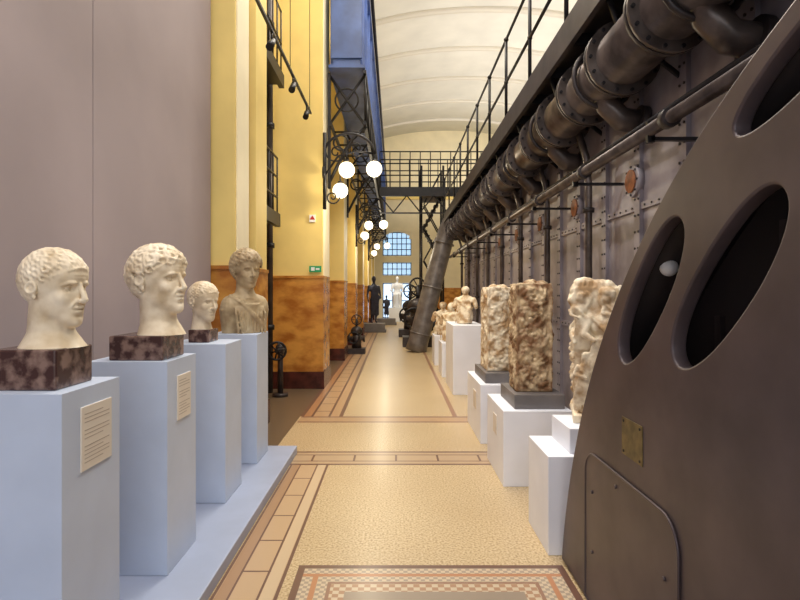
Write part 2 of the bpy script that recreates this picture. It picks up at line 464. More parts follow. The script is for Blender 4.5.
    frt=(x>0.12)
    dx=np.zeros(n)
    for s in (-1,1):
        g=np.exp(-(((y-s*0.112)/0.06)**2+((z-0.018)/0.034)**2)); dx-=0.054*g
        g=np.exp(-(((y-s*0.045)/0.02)**2+((z-0.03)/0.03)**2)); dx-=0.014*g
        g=np.exp(-(((y-s*0.022)/0.012)**2+((z+0.165)/0.012)**2))*(x>0.36); dx-=0.03*g
    dx-=0.024*np.exp(-((z+0.247)/0.009)**2-(y/0.08)**4)
    dx-=0.020*np.exp(-((z+0.322)/0.028)**2-(y/0.07)**2)
    dx-=0.006*np.exp(-((z-0.165)/0.008)**2-(y/0.13)**4)
    co[:,0]=x+dx*frt
    for i in range(n):
        p=Vector(co[i]); k=noise.noise(p*14)*0.004; co[i,0]+=k; co[i,2]+=k*0.5
    me.vertices.foreach_set('co',co.reshape(-1)); me.update()
    e2=B()
    for s in (-1,1):
        e2.ell((0.250,s*0.112,0.014),(0.044,0.048,0.036),seg=18,rg=12)
        e2.tube([(0.263,s*0.060,0.010),(0.288,s*0.085,0.036),(0.293,s*0.115,0.042),(0.276,s*0.145,0.032),(0.243,s*0.168,0.008)],[0.006,0.010,0.011,0.009,0.005],7,'marb')
        e2.tube([(0.263,s*0.060,0.008),(0.284,s*0.088,-0.014),(0.287,s*0.115,-0.019),(0.271,s*0.145,-0.011),(0.243,s*0.168,0.006)],[0.004,0.007,0.008,0.006,0.004],7,'marb')
    return me,e2

def bust(name,style,seed,pos,S,yaw,pitch,neck_z,mk,base=None,roll=0,jaw=1.0,torso=False,voxel=0.012,nr=0.215,flare=0.33):
    par=empty(name)
    ne=(neck_z-pos[2])/S
    ne2=-0.68 if torso else ne
    me,e2=head_mesh(style,seed,S,ne2,jaw,torso,voxel=voxel,nr=nr,flare=flare)
    T=Matrix.Translation(pos)@Matrix.Rotation(math.radians(yaw),4,'Z')@Matrix.Rotation(math.radians(pitch),4,'Y')@Matrix.Rotation(math.radians(roll),4,'X')@Matrix.Scale(S,4)
    me.transform(T); me.materials.clear(); me.materials.append(M[mk])
    for p in me.polygons: p.use_smooth=True
    for v in me.vertices:
        if v.co.z<neck_z: v.co.z=neck_z+0.0005
    o=bpy.data.objects.new('carved_head',me); sc.collection.objects.link(o); o.parent=par
    m2=e2.mesh('eyes'); m2.transform(T); m2.materials.clear(); m2.materials.append(M[mk])
    o2=bpy.data.objects.new('eyes',m2); sc.collection.objects.link(o2); o2.parent=par
    if base:
        bb=B(); x0,x1,y0,y1,z0,z1,k=base
        bb.box(x0,x1,y0,y1,z0,z1,k); bb.obj('stone_block',0.008,par)
    return par

bust('marble_head_bust','short',3,(-1.37,2.27,1.612),0.322,-13,2,1.378,'marb',base=(-1.545,-1.285,2.12,2.38,PT,1.38,'block'),jaw=1.05,nr=0.255,flare=0.43)
bust('marble_head_bust','wavy',8,(-1.345,3.21,1.66),0.40,-20,-4,1.358,'marb',base=(-1.56,-1.265,3.05,3.36,PT,1.36,'block'),nr=0.24,flare=0.36)
bust('marble_head_bust','short',15,(-1.445,4.24,1.525),0.30,-32,4,1.318,'marb',base=(-1.53,-1.375,4.14,4.36,PT,1.32,'block'),voxel=0.015,flare=0.28)
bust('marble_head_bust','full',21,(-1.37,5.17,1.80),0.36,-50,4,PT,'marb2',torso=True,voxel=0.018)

# ------------------------------------------------------------------ carved reliefs
def finish_fragment(b,name,cx,cy,z0,seed,mk,voxel,amp=0.008,yaw=0):
    me=remesh(b,voxel,1)
    for v in me.vertices:
        p=v.co; k=noise.fractal(p*6+Vector((seed,0,0)),1.0,2.0,5)*amp
        nrm=Vector((p.x,p.y,0))
        if nrm.length>0: nrm.normalize()
        zz=p.z
        v.co=p+nrm*k
        if zz<0.004: v.co.z=0.001
    me.transform(Matrix.Translation((cx,cy,z0))@Matrix.Rotation(math.radians(yaw),4,'Z')); me.materials.clear(); me.materials.append(M[mk])
    for p in me.polygons: p.use_smooth=True
    o=bpy.data.objects.new(name,me); sc.collection.objects.link(o); return o

def relief_block(name,cx,cy,z0,w,d,h,seed,mk,lobes=4,voxel=0.0075):
    rnd=random.Random(seed); b=B()
    b.box(-w*0.46,w*0.46,-d*0.46,d*0.46,0,h*0.96,'marb')
    for sx in (-1,1):
        for sy in (-1,1):
            b.box(min(sx*w*0.44,sx*w*0.5),max(sx*w*0.44,sx*w*0.5),min(sy*d*0.44,sy*d*0.5),max(sy*d*0.44,sy*d*0.5),0,h*rnd.uniform(0.9,0.98),'marb')
    b.box(-w*0.5,w*0.5,-d*0.5,d*0.5,0,h*0.035,'marb')
    for side in range(4):
        hw=(w if side%2==0 else d)*0.46; dep=(d if side%2==0 else w)*0.46
        def F(u,v,o=0.0):
            if side==0: return Vector((u,-dep-o,v))
            if side==1: return Vector((-dep-o,-u,v))
            if side==2: return Vector((-u,dep+o,v))
            return Vector((dep+o,u,v))
        nn={0:Vector((0,-1,0)),1:Vector((-1,0,0)),2:Vector((0,1,0)),3:Vector((1,0,0))}[side]
        pts=[F(0.55*hw*math.sin(math.pi*lobes*t+side),0.05*h+0.88*h*t,0.006) for t in [i/40 for i in range(41)]]
        b.tube(pts,0.014,7,'marb')
        for L in range(lobes):
            vc=h*(0.05+0.88*(L+0.5)/lobes); s=1 if (L+side)%2 else -1
            uc=s*0.12*hw*rnd.uniform(-1,1); R=min(hw*0.72,h/lobes*0.46)
            pts=[];rs=[]
            nn_=rnd.choice([13,18,22])
            for i in range(nn_):
                a=s*i*0.42+rnd.uniform(-0.15,0.15)+L*1.7+side; r=R*(1-i/30)*rnd.uniform(0.9,1.05)
                pts.append(F(uc+r*math.cos(a),vc+r*math.sin(a),0.012)); rs.append(0.016*(1-i/50)*rnd.uniform(0.7,1.2))
            b.tube(pts,rs,7,'marb')
            for i in range(5):
                a=i*math.pi/2.5; b.ell(F(uc+0.03*math.cos(a),vc+0.03*math.sin(a),0.014),0.019,seg=8,rg=6)
            for i in range(13):
                a=i*0.5+L; r=R*rnd.uniform(0.6,1.15)
                c=F(uc+r*math.cos(a),vc+r*math.sin(a),0.006)
                dirv=(F(uc+(r+0.05)*math.cos(a+0.5),vc+(r+0.05)*math.sin(a+0.5),0.0)-c)
                if abs(uc+r*math.cos(a))<hw*1.0: b.tube([c-dirv*0.5,c+nn*0.014,c+dirv*0.8],[0.011,0.019,0.007],6,'marb')
        for i in range(26):
            c=F(rnd.uniform(-0.9,0.9)*hw,rnd.uniform(0.05,0.93)*h,0.004); b.ell(c,(0.018,0.018,rnd.uniform(0.014,0.035)),seg=8,rg=6)
    for i in range(9):
        b.ell((rnd.uniform(-0.34,0.34)*w,rnd.uniform(-0.34,0.34)*d,h*0.95),(w*0.16,d*0.16,h*rnd.uniform(0.02,0.055)),seg=8,rg=6)
    return finish_fragment(b,name,cx,cy,z0,seed,mk,voxel,0.016)
relief_block('carved_marble_relief',1.20,4.97,0.742,0.31,0.32,0.97,5,'stone',lobes=5)
relief_block('carved_marble_relief',1.15,6.38,0.732,0.27,0.5,0.96,9,'stoneL',lobes=5,voxel=0.009)

def figure_relief(name,cx,cy,z0,w,d,h,seed,mk):
    rnd=random.Random(seed); b=B()
    b.box(-w*0.46,w*0.48,-d*0.02,d*0.42,0,h*0.92,'marb')
    for i in range(12): b.ell((rnd.uniform(-0.42,0.44)*w,d*0.2,h*rnd.uniform(0.88,0.95)),(w*0.14,d*0.22,0.05),seg=8,rg=6)
    def body(ox,oy,z,H,tilt,sgn):
        s=H/7.5
        P=lambda x,y,q:(ox+x*s+tilt*q*s*0.12,oy-y*s,z+q*s)
        b.ell(P(0,0.1,6.9),(0.45*s,0.45*s,0.55*s)); b.ell(P(0,0.1,7.25),(0.5*s,0.48*s,0.35*s)); b.cap(P(0,0,6.1),P(0,0,6.6),0.24*s,0.22*s)
        b.ell(P(0,0,5.4),(0.8*s,0.5*s,0.75*s)); b.ell(P(0.05,0,4.3),(0.62*s,0.45*s,0.7*s)); b.ell(P(0,0,3.6),(0.75*s,0.5*s,0.6*s))
        b.cap(P(-0.35,0.1,3.4),P(-0.45,0.35,1.9),0.42*s,0.28*s); b.cap(P(-0.45,0.35,1.9),P(-0.4,0,0.2),0.27*s,0.18*s)
        b.cap(P(0.35,0,3.4),P(0.4,0.1,1.9),0.42*s,0.27*s); b.cap(P(0.4,0.1,1.9),P(0.45,0,0.2),0.27*s,0.18*s)
        b.cap(P(-0.8,0,5.8),P(-1.15,0.4,4.8),0.25*s,0.2*s); b.cap(P(-1.15,0.4,4.8),P(-0.5*sgn,0.8,4.5),0.2*s,0.14*s)
        b.cap(P(0.8,0,5.8),P(1.2,0.2,6.8),0.25*s,0.2*s); b.cap(P(1.2,0.2,6.8),P(0.7,0.2,7.6),0.19*s,0.13*s)
        for i in range(9):
            t=-0.9+i*0.22
            b.tube([P(t*0.6,0.45,4.6),P(t,0.6,3.2),P(t*1.1+0.1*math.sin(i),0.5,1.8),P(t*1.2,0.35,0.4)],[0.06*s,0.1*s,0.11*s,0.07*s],6,'marb')
        b.tube([P(-0.8,0.3,5.9),P(-0.1,0.6,5.2),P(0.6,0.5,4.3),P(0.9,0.2,3.4)],0.12*s,6,'marb')
    body(0.0,-0.0,0.03,h*0.88,0.5,1)
    body(-w*0.30,-0.05,0.05,h*0.42,0.3,-1)
    body(-w*0.30,0.0,h*0.46,h*0.42,-0.2,1)
    body(w*0.28,-0.03,h*0.46,h*0.44,-0.3,-1)
    b.box(-w*0.48,w*0.48,-d*0.4,d*0.42,0,0.05,'marb')
    for i in range(26):
        c=Vector((-w*0.46,rnd.uniform(0,0.4)*d,h*rnd.uniform(0.06,0.9))); q=Vector((0,rnd.uniform(-1,1),rnd.uniform(-1,1)))*0.05
        b.tube([c-q,c+Vector((-0.014,0,0)),c+q],[0.010,0.02,0.008],6,'marb')
    return finish_fragment(b,name,cx,cy,z0,seed,mk,0.0075,0.014,yaw=-20)
figure_relief('carved_figure_relief',1.335,3.67,0.757,0.34,0.32,0.95,12,'stoneL')

def torso_fragment(name,cx,cy,z0,H,seed,yaw):
    b=B(); s=H/3.6
    P=lambda x,y,q:(x*s,y*s,q*s)
    b.ell(P(0,0,0.8),(0.75*s,0.85*s,0.8*s)); b.ell(P(0.05,0,1.6),(0.6*s,0.75*s,0.8*s)); b.ell(P(0,0,2.3),(0.62*s,1.0*s,0.6*s))
    b.cyl(P(0,0,0),P(0,0,0.6),0.7*s,0.72*s,20,'marb')
    b.cap(P(0,0,2.7),P(0.05,0,3.1),0.3*s,0.28*s); b.ell(P(0.1,0,3.3),(0.42*s,0.36*s,0.45*s)); b.ell(P(-0.02,0,3.42),(0.46*s,0.42*s,0.38*s))
    for t in (-1,1):
        b.cap(P(0,t*0.95,2.4),P(0.1,t*1.15,1.7),0.28*s,0.24*s); b.ell(P(0.35,t*0.35,2.2),(0.25*s,0.32*s,0.28*s))
    for i in range(9):
        t=-0.8+i*0.2
        b.tube([P(0.3,t*0.9,2.5),P(0.62,t*0.9+0.1,1.6),P(0.68,t,0.8),P(0.66,t,0.05)],0.07*s,6,'marb')
    b.tube([P(0.3,-0.9,2.6),P(0.62,-0.2,2.1),P(0.65,0.6,1.4)],0.12*s,6,'marb')
    return finish_fragment(b,name,cx,cy,z0,seed,'stoneL',0.014,0.012,yaw)
torso_fragment('marble_torso_fragment',1.15,9.15,1.085,0.58,31,-120)
torso_fragment('marble_torso_fragment',1.10,10.85,0.645,0.72,44,-130)
torso_fragment('marble_torso_fragment',1.08,12.55,0.645,0.70,47,-110)

# ------------------------------------------------------------------ generator casing (foreground right)
CY,CZ,CR=0.2,-0.65,3.2
def casing():
    par=empty('generator_casing')
    cu=bpy.data.curves.new('c','CURVE'); cu.dimensions='2D'; cu.fill_mode='BOTH'; cu.extrude=0.02; cu.bevel_depth=0.008; cu.bevel_resolution=2
    def spl(pts):
        s=cu.splines.new('POLY'); s.points.add(len(pts)-1)
        for i,(x,y) in enumerate(pts): s.points[i].co=(x,y,0,1)
        s.use_cyclic_u=True
    a_lo=math.asin((0.02-CZ)/CR)
    n=120
    spl([(CY+CR*math.cos(a_lo+(math.pi-2*a_lo)*i/n),CZ+CR*math.sin(a_lo+(math.pi-2*a_lo)*i/n)) for i in range(n+1)])
    def oval(r,ang,hl,hs,tilt=0):
        a=math.radians(ang); c=(CY+r*math.cos(a),CZ+r*math.sin(a)); t=a+math.pi/2+tilt
        pts=[]
        for i in range(48):
            q=2*math.pi*i/48; lx=hl*math.copysign(abs(math.cos(q))**0.9,math.cos(q)); ly=hs*math.copysign(abs(math.sin(q))**0.9,math.sin(q))
            pts.append((c[0]+lx*math.cos(t)-ly*math.sin(t),c[1]+lx*math.sin(t)+ly*math.cos(t)))
        spl(pts)
    oval(3.0,48.0,0.385,0.135,-0.06)
    for k in range(1,5): oval(3.06,48.3+20*k,0.34,0.085)
    for k in range(4): oval(2.72,56.2+20*k,0.385,0.135,-0.14)
    o=bpy.data.objects.new('c',cu); sc.collection.objects.link(o)
    o.matrix_world=Matrix(((0,0,1,1.02),(1,0,0,0),(0,1,0,0),(0,0,0,1)))
    dg=bpy.context.evaluated_depsgraph_get(); dg.update()
    me=bpy.data.meshes.new_from_object(o.evaluated_get(dg)); me.transform(o.matrix_world); bpy.data.objects.remove(o)
    me.materials.clear(); me.materials.append(M['casing'])
    p=bpy.data.objects.new('face_plate',me); sc.collection.objects.link(p); p.parent=par
    b=B(); n=90; a0=a_lo; X0,X1=1.03,1.35
    v0=len(b.v)
    for i in range(n+1):
        a=a0+(math.pi-2*a0)*i/n
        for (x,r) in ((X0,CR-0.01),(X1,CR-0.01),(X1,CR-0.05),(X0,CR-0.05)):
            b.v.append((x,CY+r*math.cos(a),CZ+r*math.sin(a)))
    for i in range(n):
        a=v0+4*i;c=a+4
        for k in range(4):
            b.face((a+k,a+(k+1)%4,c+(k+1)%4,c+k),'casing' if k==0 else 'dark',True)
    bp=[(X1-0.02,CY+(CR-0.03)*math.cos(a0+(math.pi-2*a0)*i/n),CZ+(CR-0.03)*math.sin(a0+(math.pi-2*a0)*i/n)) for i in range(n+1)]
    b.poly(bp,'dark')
    for i in range(16):
        a=a0+(math.pi-2*a0)*i/15
        b.box(1.31,1.33,CY+2.85*math.cos(a)-0.02,CY+2.85*math.cos(a)+0.02,CZ+2.85*math.sin(a)-0.2,CZ+2.85*math.sin(a)+0.2,'mach')
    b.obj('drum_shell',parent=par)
    b=B(); pts=[]
    y0,y1,z0,z1,r=1.95,2.9,0.03,0.79,0.12
    for (cx,cz,s) in ((y1-r,z1-r,0),(y0+r,z1-r,90)):
        for i in range(9):
            a=math.radians(s+90*i/8); pts.append((cx+r*math.cos(a),cz+r*math.sin(a)))
    pts+= [(y0,z0),(y1,z0)]
    b.rings([[(1.0,p[0],p[1]) for p in pts],[(0.986,p[0],p[1]) for p in pts]],'casing',True,sm=False)
    b.tube([(0.986,p[0],p[1]) for p in pts],0.006,6,'casing',closed=True)
    for (yy,zz) in [(2.8,0.6),(2.8,0.3),(2.5,0.73),(2.05,0.55),(2.05,0.25)]:
        b.cyl((0.986,yy,zz),(0.978,yy,zz),0.009,None,6,'casing')
    b.obj('access_hatch',parent=par)
    b=B(); b.box(0.988,1.0,2.24,2.44,0.90,1.06,'brass')
    for yy in (2.26,2.42):
        for zz in (0.915,1.045): b.cyl((0.99,yy,zz),(0.985,yy,zz),0.006,None,8,'iron')
    b.obj('name_plate',parent=par)
    b=B()
    b.tube([(1.012,CY+3.175*math.cos(a_lo+(math.pi-2*a_lo)*i/90),CZ+3.175*math.sin(a_lo+(math.pi-2*a_lo)*i/90)) for i in range(91)],0.006,6,'casing')
    b.obj('rim_seam',parent=par)
    b=B(); b.ell((1.12,2.29,1.70),0.036,m='white'); b.cyl((1.12,2.29,1.70),(1.12,2.40,1.79),0.01,None,8,'iron'); b.obj('globe_stand_in',parent=par)  # added white ball, stands in for a lit globe seen beyond the hole
casing()

# ------------------------------------------------------------------ big engine on the right
par=empty('diesel_engine')
XW=1.8; Y0,Y1=1.2,14.5; ZD=3.55
b=B()
b.box(XW,3.6,Y0,Y1,0.0,3.25,'panel')
y=Y0+0.3; i=0
while y<Y1:
    b.box(XW-0.03,XW,y-0.045,y+0.045,0,3.2,'panel')
    for k in range(26):
        z=0.12+k*0.12
        for s in (-0.028,0.028):
            b.cyl((XW-0.03,y+s,z),(XW-0.038,y+s,z),0.009,None,6,'mach')
    b.box(XW-0.02,XW,y+0.045,y+0.605,1.25,1.30,'panel'); b.box(XW-0.02,XW,y+0.045,y+0.605,2.2,2.25,'panel')
    for k in range(5):
        for z in (1.275,2.225): b.cyl((XW-0.02,y+0.1+k*0.11,z),(XW-0.028,y+0.1+k*0.11,z),0.008,None,6,'mach')
    y+=0.65; i+=1
b.obj('crankcase_panels',parent=par)
b=B()
for k,y in enumerate(np.arange(4.8,14.0,1.3)):
    b.tube([(1.66,y,0.1),(1.66,y,2.5),(1.64,y,2.75),(1.58,y,2.95)],0.030,10,'pipe')
    for z in (0.6,1.5,2.3): b.cyl((1.66,y,z-0.02),(1.66,y,z+0.02),0.048,None,10,'mach')
b.obj('riser_pipes',parent=par)
b=B()
for k,y in enumerate(np.arange(2.85,14.0,1.3)):
    b.cyl((XW,y,2.42),(XW-0.05,y,2.42),0.12,None,24,'panel'); b.cyl((XW-0.05,y,2.42),(XW-0.062,y,2.42),0.085,None,24,'rust')
    for a in range(8):
        q=a*math.pi/4; b.cyl((XW-0.05,y+0.104*math.cos(q),2.42+0.104*math.sin(q)),(XW-0.06,y+0.104*math.cos(q),2.42+0.104*math.sin(q)),0.008,None,6,'mach')
b.obj('port_covers',parent=par)
b=B()
PX,PZ,PR=1.50,3.14,0.185
b.cyl((PX,0.8,PZ),(PX,14.3,PZ),PR,None,28,'pipe')
for y in np.arange(1.1,14.3,0.65):
    b.cyl((PX,y-0.035,PZ),(PX,y-0.005,PZ),PR+0.06,None,28,'pipe'); b.cyl((PX,y+0.005,PZ),(PX,y+0.035,PZ),PR+0.06,None,28,'mach')
    for a in range(14):
        q=a*math.pi/7
        b.cyl((PX+(PR+0.037)*math.cos(q),y-0.05,PZ+(PR+0.037)*math.sin(q)),(PX+(PR+0.037)*math.cos(q),y+0.05,PZ+(PR+0.037)*math.sin(q)),0.012,None,6,'iron')
for y in np.arange(1.42,14.0,1.3):
    b.tube([(PX-0.02,y,PZ-0.05),(PX+0.03,y,PZ-0.2),(PX+0.12,y,PZ-0.30),(XW+0.05,y,PZ-0.34)],0.085,14,'pipe')
    b.cyl((XW-0.02,y,PZ-0.34),(XW-0.07,y,PZ-0.33),0.13,None,18,'mach')
    b.torus((PX,y,PZ),(0,1,0),PR+0.03,0.02,24,6,'mach')
b.obj('exhaust_manifold',parent=par)
b=B()
b.cyl((1.42,1.3,2.50),(1.42,14.4,2.50),0.036,None,14,'pipe')
b.cyl((1.62,1.0,2.68),(1.62,14.4,2.68),0.022,None,10,'iron')
for y in np.arange(1.6,14.3,1.3):
    b.cyl((1.42,y-0.03,2.50),(1.42,y+0.03,2.50),0.052,None,12,'mach')
    b.box(1.42,XW,y+0.2,y+0.23,2.44,2.46,'iron')
    b.box(1.40,1.44,y+0.2,y+0.23,2.43,2.55,'iron')
b.obj('oil_lines',parent=par)
b=B()
b.box(1.3,3.6,0.6,14.6,ZD-0.04,ZD,'mach'); b.box(1.27,1.31,0.6,14.6,ZD-0.14,ZD+0.08,'mach')
b.box(1.75,1.80,0.6,14.6,ZD-0.16,ZD-0.04,'mach')
for y in np.arange(0.9,14.5,0.65):
    b.box(1.3,3.5,y-0.02,y+0.02,ZD-0.12,ZD-0.04,'iron')
for y in np.arange(0.9,14.5,1.3):
    b.tube([(1.33,y,ZD-0.1),(1.4,y,ZD-0.3),(1.78,y,ZD-0.6)],0.018,6,'iron')
for y in np.arange(0.8,14.7,1.15):
    b.cyl((1.3,y,ZD),(1.3,y,ZD+1.0),0.018,None,8,'iron'); b.ell((1.3,y,ZD+1.0),0.03,m='iron',seg=8,rg=6); b.ell((1.3,y,ZD+0.5),0.026,m='iron',seg=8,rg=6)
for z in (ZD+1.0,ZD+0.5): b.cyl((1.3,0.8,z),(1.3,14.6,z),0.016,None,8,'iron')
b.obj('service_walkway',parent=par)
b=B()
for y in np.arange(2.2,14,1.9):
    b.cyl((2.7,y,ZD),(2.7,y,ZD+0.9),0.55,0.55,24,'mach'); b.cyl((2.7,y,ZD+0.9),(2.7,y,ZD+1.0),0.62,None,24,'pipe')
    b.cyl((2.7,y,ZD+1.0),(2.7,y,ZD+1.35),0.25,0.2,16,'pipe')
    b.tube([(2.7,y,ZD+1.3),(2.2,y,ZD+1.3),(2.0,y,ZD+1.1),(2.0,y,ZD)],0.06,10,'pipe')
b.obj('cylinder_heads',parent=par)

b=B()
b.tube([(1.65,14.95,3.6),(1.5,14.97,3.5),(1.38,15,3.2),(1.1,15,2.15),(0.62,15,0.25),(0.56,15,0.02)],[0.2,0.22,0.24,0.25,0.27,0.29],24,'duct')
for t in (0.1,0.5,0.92):
    p=Vector((1.38,15,3.2)).lerp(Vector((0.62,15,0.25)),t); d=(Vector((0.62,15,0.25))-Vector((1.38,15,3.2))).normalized()
    b.cyl(p-d*0.02,p+d*0.02,0.285,None,24,'duct')
b.obj('exhaust_duct')

def pump(x,y,s):
    b=B()
    b.box(x-0.35*s,x+0.35*s,y-0.3*s,y+0.3*s,0,0.22*s,'mach')
    b.cyl((x,y,0.22*s),(x,y,0.85*s),0.2*s,0.16*s,18,'mach'); b.ell((x,y,0.9*s),(0.24*s,0.24*s,0.2*s),m='mach')
    b.cyl((x,y,1.0*s),(x,y,1.35*s),0.05*s,None,10,'iron'); b.torus((x,y,1.35*s),(0.3,-1,0.2),0.2*s,0.022*s,24,8,'iron')
    for a in range(3):
        q=a*math.pi/3; b.cyl((x-0.2*s*math.cos(q),y,1.35*s-0.2*s*math.sin(q)),(x+0.2*s*math.cos(q),y,1.35*s+0.2*s*math.sin(q)),0.012*s,None,6,'iron')
    b.cyl((x-0.3*s,y,0.6*s),(x+0.3*s,y,0.6*s),0.09*s,None,14,'pipe')
    for q in (-0.3,0.3): b.cyl((x+q*s-0.02,y,0.6*s),(x+q*s+0.02,y,0.6*s),0.15*s,None,14,'mach')
    b.torus((x-0.1*s,y-0.33*s,0.65*s),(0,-1,0),0.22*s,0.025*s,24,8,'iron'); b.cyl((x-0.1*s,y-0.33*s,0.65*s),(x-0.1*s,y,0.65*s),0.04*s,None,10,'iron')
    b.obj('pump_machine')
pump(0.68,16.6,1.3); pump(0.55,20.2,1.2)
pump(-1.0,14.6,0.65)

def handwheel(x,y,z,r):
    b=B(); b.torus((x,y,z),(0.25,-1,0),r,0.018,28,8,'iron')
    for a in range(3):
        q=a*math.pi/3+0.3; b.cyl((x-r*math.cos(q),y,z-r*math.sin(q)),(x+r*math.cos(q),y,z+r*math.sin(q)),0.012,None,6,'iron')
    b.cyl((x,y-0.03,z),(x,y+0.3,z),0.03,None,10,'iron')
    b.cyl((x,y+0.25,0),(x,y+0.25,z+0.1),0.045,0.04,14,'mach'); b.cyl((x,y+0.25,0),(x,y+0.25,0.05),0.12,None,16,'mach'); b.ell((x,y+0.25,z),(0.08,0.08,0.10),m='mach')
    b.obj('valve_handwheel')
handwheel(-1.76,8.35,0.72,0.13)

# ------------------------------------------------------------------ left gallery, crane girder, brackets
b=B()
b.box(XL+0.05,-1.86,7.0,8.78,2.68,2.76,'iron')
for y in np.arange(7.05,8.8,0.29): b.cyl((-1.85,y,2.76),(-1.85,y,3.7),0.014,None,6,'iron')
for z in (3.7,3.4,3.08): b.cyl((-1.85,7.0,z),(-1.85,8.8,z),0.016,None,6,'iron')
b.box(-1.88,-1.80,7.0,8.8,2.62,2.82,'iron')
b.box(XL+0.05,-1.80,7.0,8.78,4.85,4.95,'iron')
for y in np.arange(7.05,8.8,0.29): b.cyl((-1.79,y,4.95),(-1.79,y,6.0),0.014,None,6,'iron')
for z in (6.0,5.5): b.cyl((-1.79,7.0,z),(-1.79,8.8,z),0.016,None,6,'iron')
b.box(-1.82,-1.74,7.0,8.8,4.8,5.0,'iron')
b.obj('iron_gallery')

b=B()
gx0,gx1,gz0,gz1=-1.14,-0.52,5.45,7.6
b.box(gx0+0.08,gx1-0.08,9.6,33.5,gz0+0.05,gz1,'blue')
b.box(gx0,gx1,9.6,33.5,gz0,gz0+0.05,'blue'); b.box(gx0,gx1,9.6,33.5,gz1,gz1+0.06,'blue')
for y in np.arange(9.7,33.3,1.2):
    b.box(gx0+0.02,gx1-0.02,y,y+0.03,gz0+0.05,gz1,'blue')
b.cyl((-0.48,9.6,gz1+0.12),(-0.48,33.5,gz1+0.12),0.04,None,8,'iron')
b.box(gx0+0.05,gx1-0.05,9.56,9.6,gz0+0.15,gz1-0.1,'blue')
b.obj('crane_girder')
b=B()
lx=-0.52
for z in (4.5,5.38): b.box(lx-0.025,lx+0.025,9.6,33,z-0.03,z+0.03,'iron')
for z in (4.5,): b.box(-1.13,-1.09,9.6,33,z-0.03,z+0.03,'iron')
y=9.7; k=0
while y<32.6:
    b.cyl((lx,y,4.5 if k%2 else 5.38),(lx,y+0.45,5.38 if k%2 else 4.5),0.018,None,6,'iron')
    b.cyl((lx,y,4.5),(lx,y,5.38),0.015,None,6,'iron')
    if k%2: b.cyl((-1.11,y,4.5),(lx,y,4.5),0.018,None,6,'iron')
    y+=0.45; k+=1
for y in (9.75,13.55,17.35,21.15,24.95,28.75):
    b.tube([(-1.15,y,3.5),(-1.0,y,3.8),(-0.75,y,4.25),(-0.5,y,4.48)],0.03,8,'iron')
    b.box(-1.165,-1.12,y-0.05,y+0.05,3.4,5.4,'iron')
    b.torus((-0.94,y,4.2),(0,1,0),0.13,0.018,20,6,'iron')
    b.cyl((-1.15,y,4.5),(-0.52,y,5.38),0.025,None,6,'iron'); b.cyl((-1.15,y,5.38),(-0.52,y,4.5),0.025,None,6,'iron')
    b.torus((-0.84,y,4.94),(0,1,0),0.2,0.016,20,6,'iron')
b.obj('lattice_girder')

# ------------------------------------------------------------------ wall lamps with globes
def lamp(y):
    par=empty('wall_lamp'); b=B()
    x0=-1.18
    b.cyl((x0+0.03,y,2.95),(x0+0.03,y,4.2),0.03,None,8,'iron'); b.cyl((x0,y,3.55),(x0+0.04,y,3.55),0.1,None,16,'iron')
    P=[]
    for i in range(17):
        a=math.pi*(1-i/16)
        P.append((x0+0.43+0.41*math.cos(a),y,3.85+0.34*math.sin(a)))
    b.tube(P,0.022,8,'iron')
    def spiral(cx,cz,r,s):
        pts=[]
        for i in range(22):
            a=s*(i*0.45)+ (math.pi if s>0 else 0); rr=r*(1-i/24)
            pts.append((cx+rr*math.cos(a),y,cz+rr*math.sin(a)))
        b.tube(pts,0.013,6,'iron')
    spiral(x0+0.22,3.88,0.17,1); spiral(x0+0.55,3.95,0.15,-1); spiral(x0+0.16,3.15,0.12,-1)
    b.tube([(x0+0.03,y,3.5),(x0+0.25,y,3.82),(x0+0.55,y,3.90),(x0+0.84,y,3.86)],0.018,8,'iron')
    gl=[(x0+0.84,0.0,3.61,3.86),(x0+0.40,-0.12,3.57,3.87),(x0+0.26,0.25,3.30,3.82)]
    for gx,gy,gz,za in gl:
        b.cyl((gx,y+gy,gz+0.11),(gx,y+gy,za),0.012,None,8,'iron'); b.cyl((gx,y+gy,gz+0.105),(gx,y+gy,gz+0.16),0.06,0.03,14,'iron')
        b.cyl((gx,y+gy,za),(gx,y,za),0.012,None,6,'iron')
    b.obj('scroll_bracket',parent=par)
    for g in gl:
        q=B(); q.ell((g[0],y+g[1],g[2]),0.13,seg=24,rg=16,m='globe'); q.obj('globe',parent=par)
    L=bpy.data.lights.new('lamp_light','POINT'); L.energy=60; L.color=(1,0.88,0.66); L.shadow_soft_size=0.12; L.specular_factor=0.4
    lo=bpy.data.objects.new('lamp_light',L); lo.location=(x0+0.75,y-0.2,3.15); sc.collection.objects.link(lo); lo.parent=par
for y in (9.15,16.7,24.3): lamp(y)

# ------------------------------------------------------------------ track spotlights
par=empty('track_lighting')
b=B(); b.box(-1.325,-1.295,5.2,8.7,4.36,4.39,'iron')
for y in (5.3,7.0,8.6): b.cyl((-1.31,y,4.38),(-1.31,y,8.9),0.005,None,6,'iron')
for y in (5.95,7.2,8.3):
    b.cyl((-1.31,y,4.36),(-1.31,y,4.27),0.012,None,8,'iron')
    b.cyl((-1.31,y+0.05,4.29),(-1.31,y-0.10,4.16),0.035,0.042,14,'iron')
b.obj('track_and_spots',parent=par)

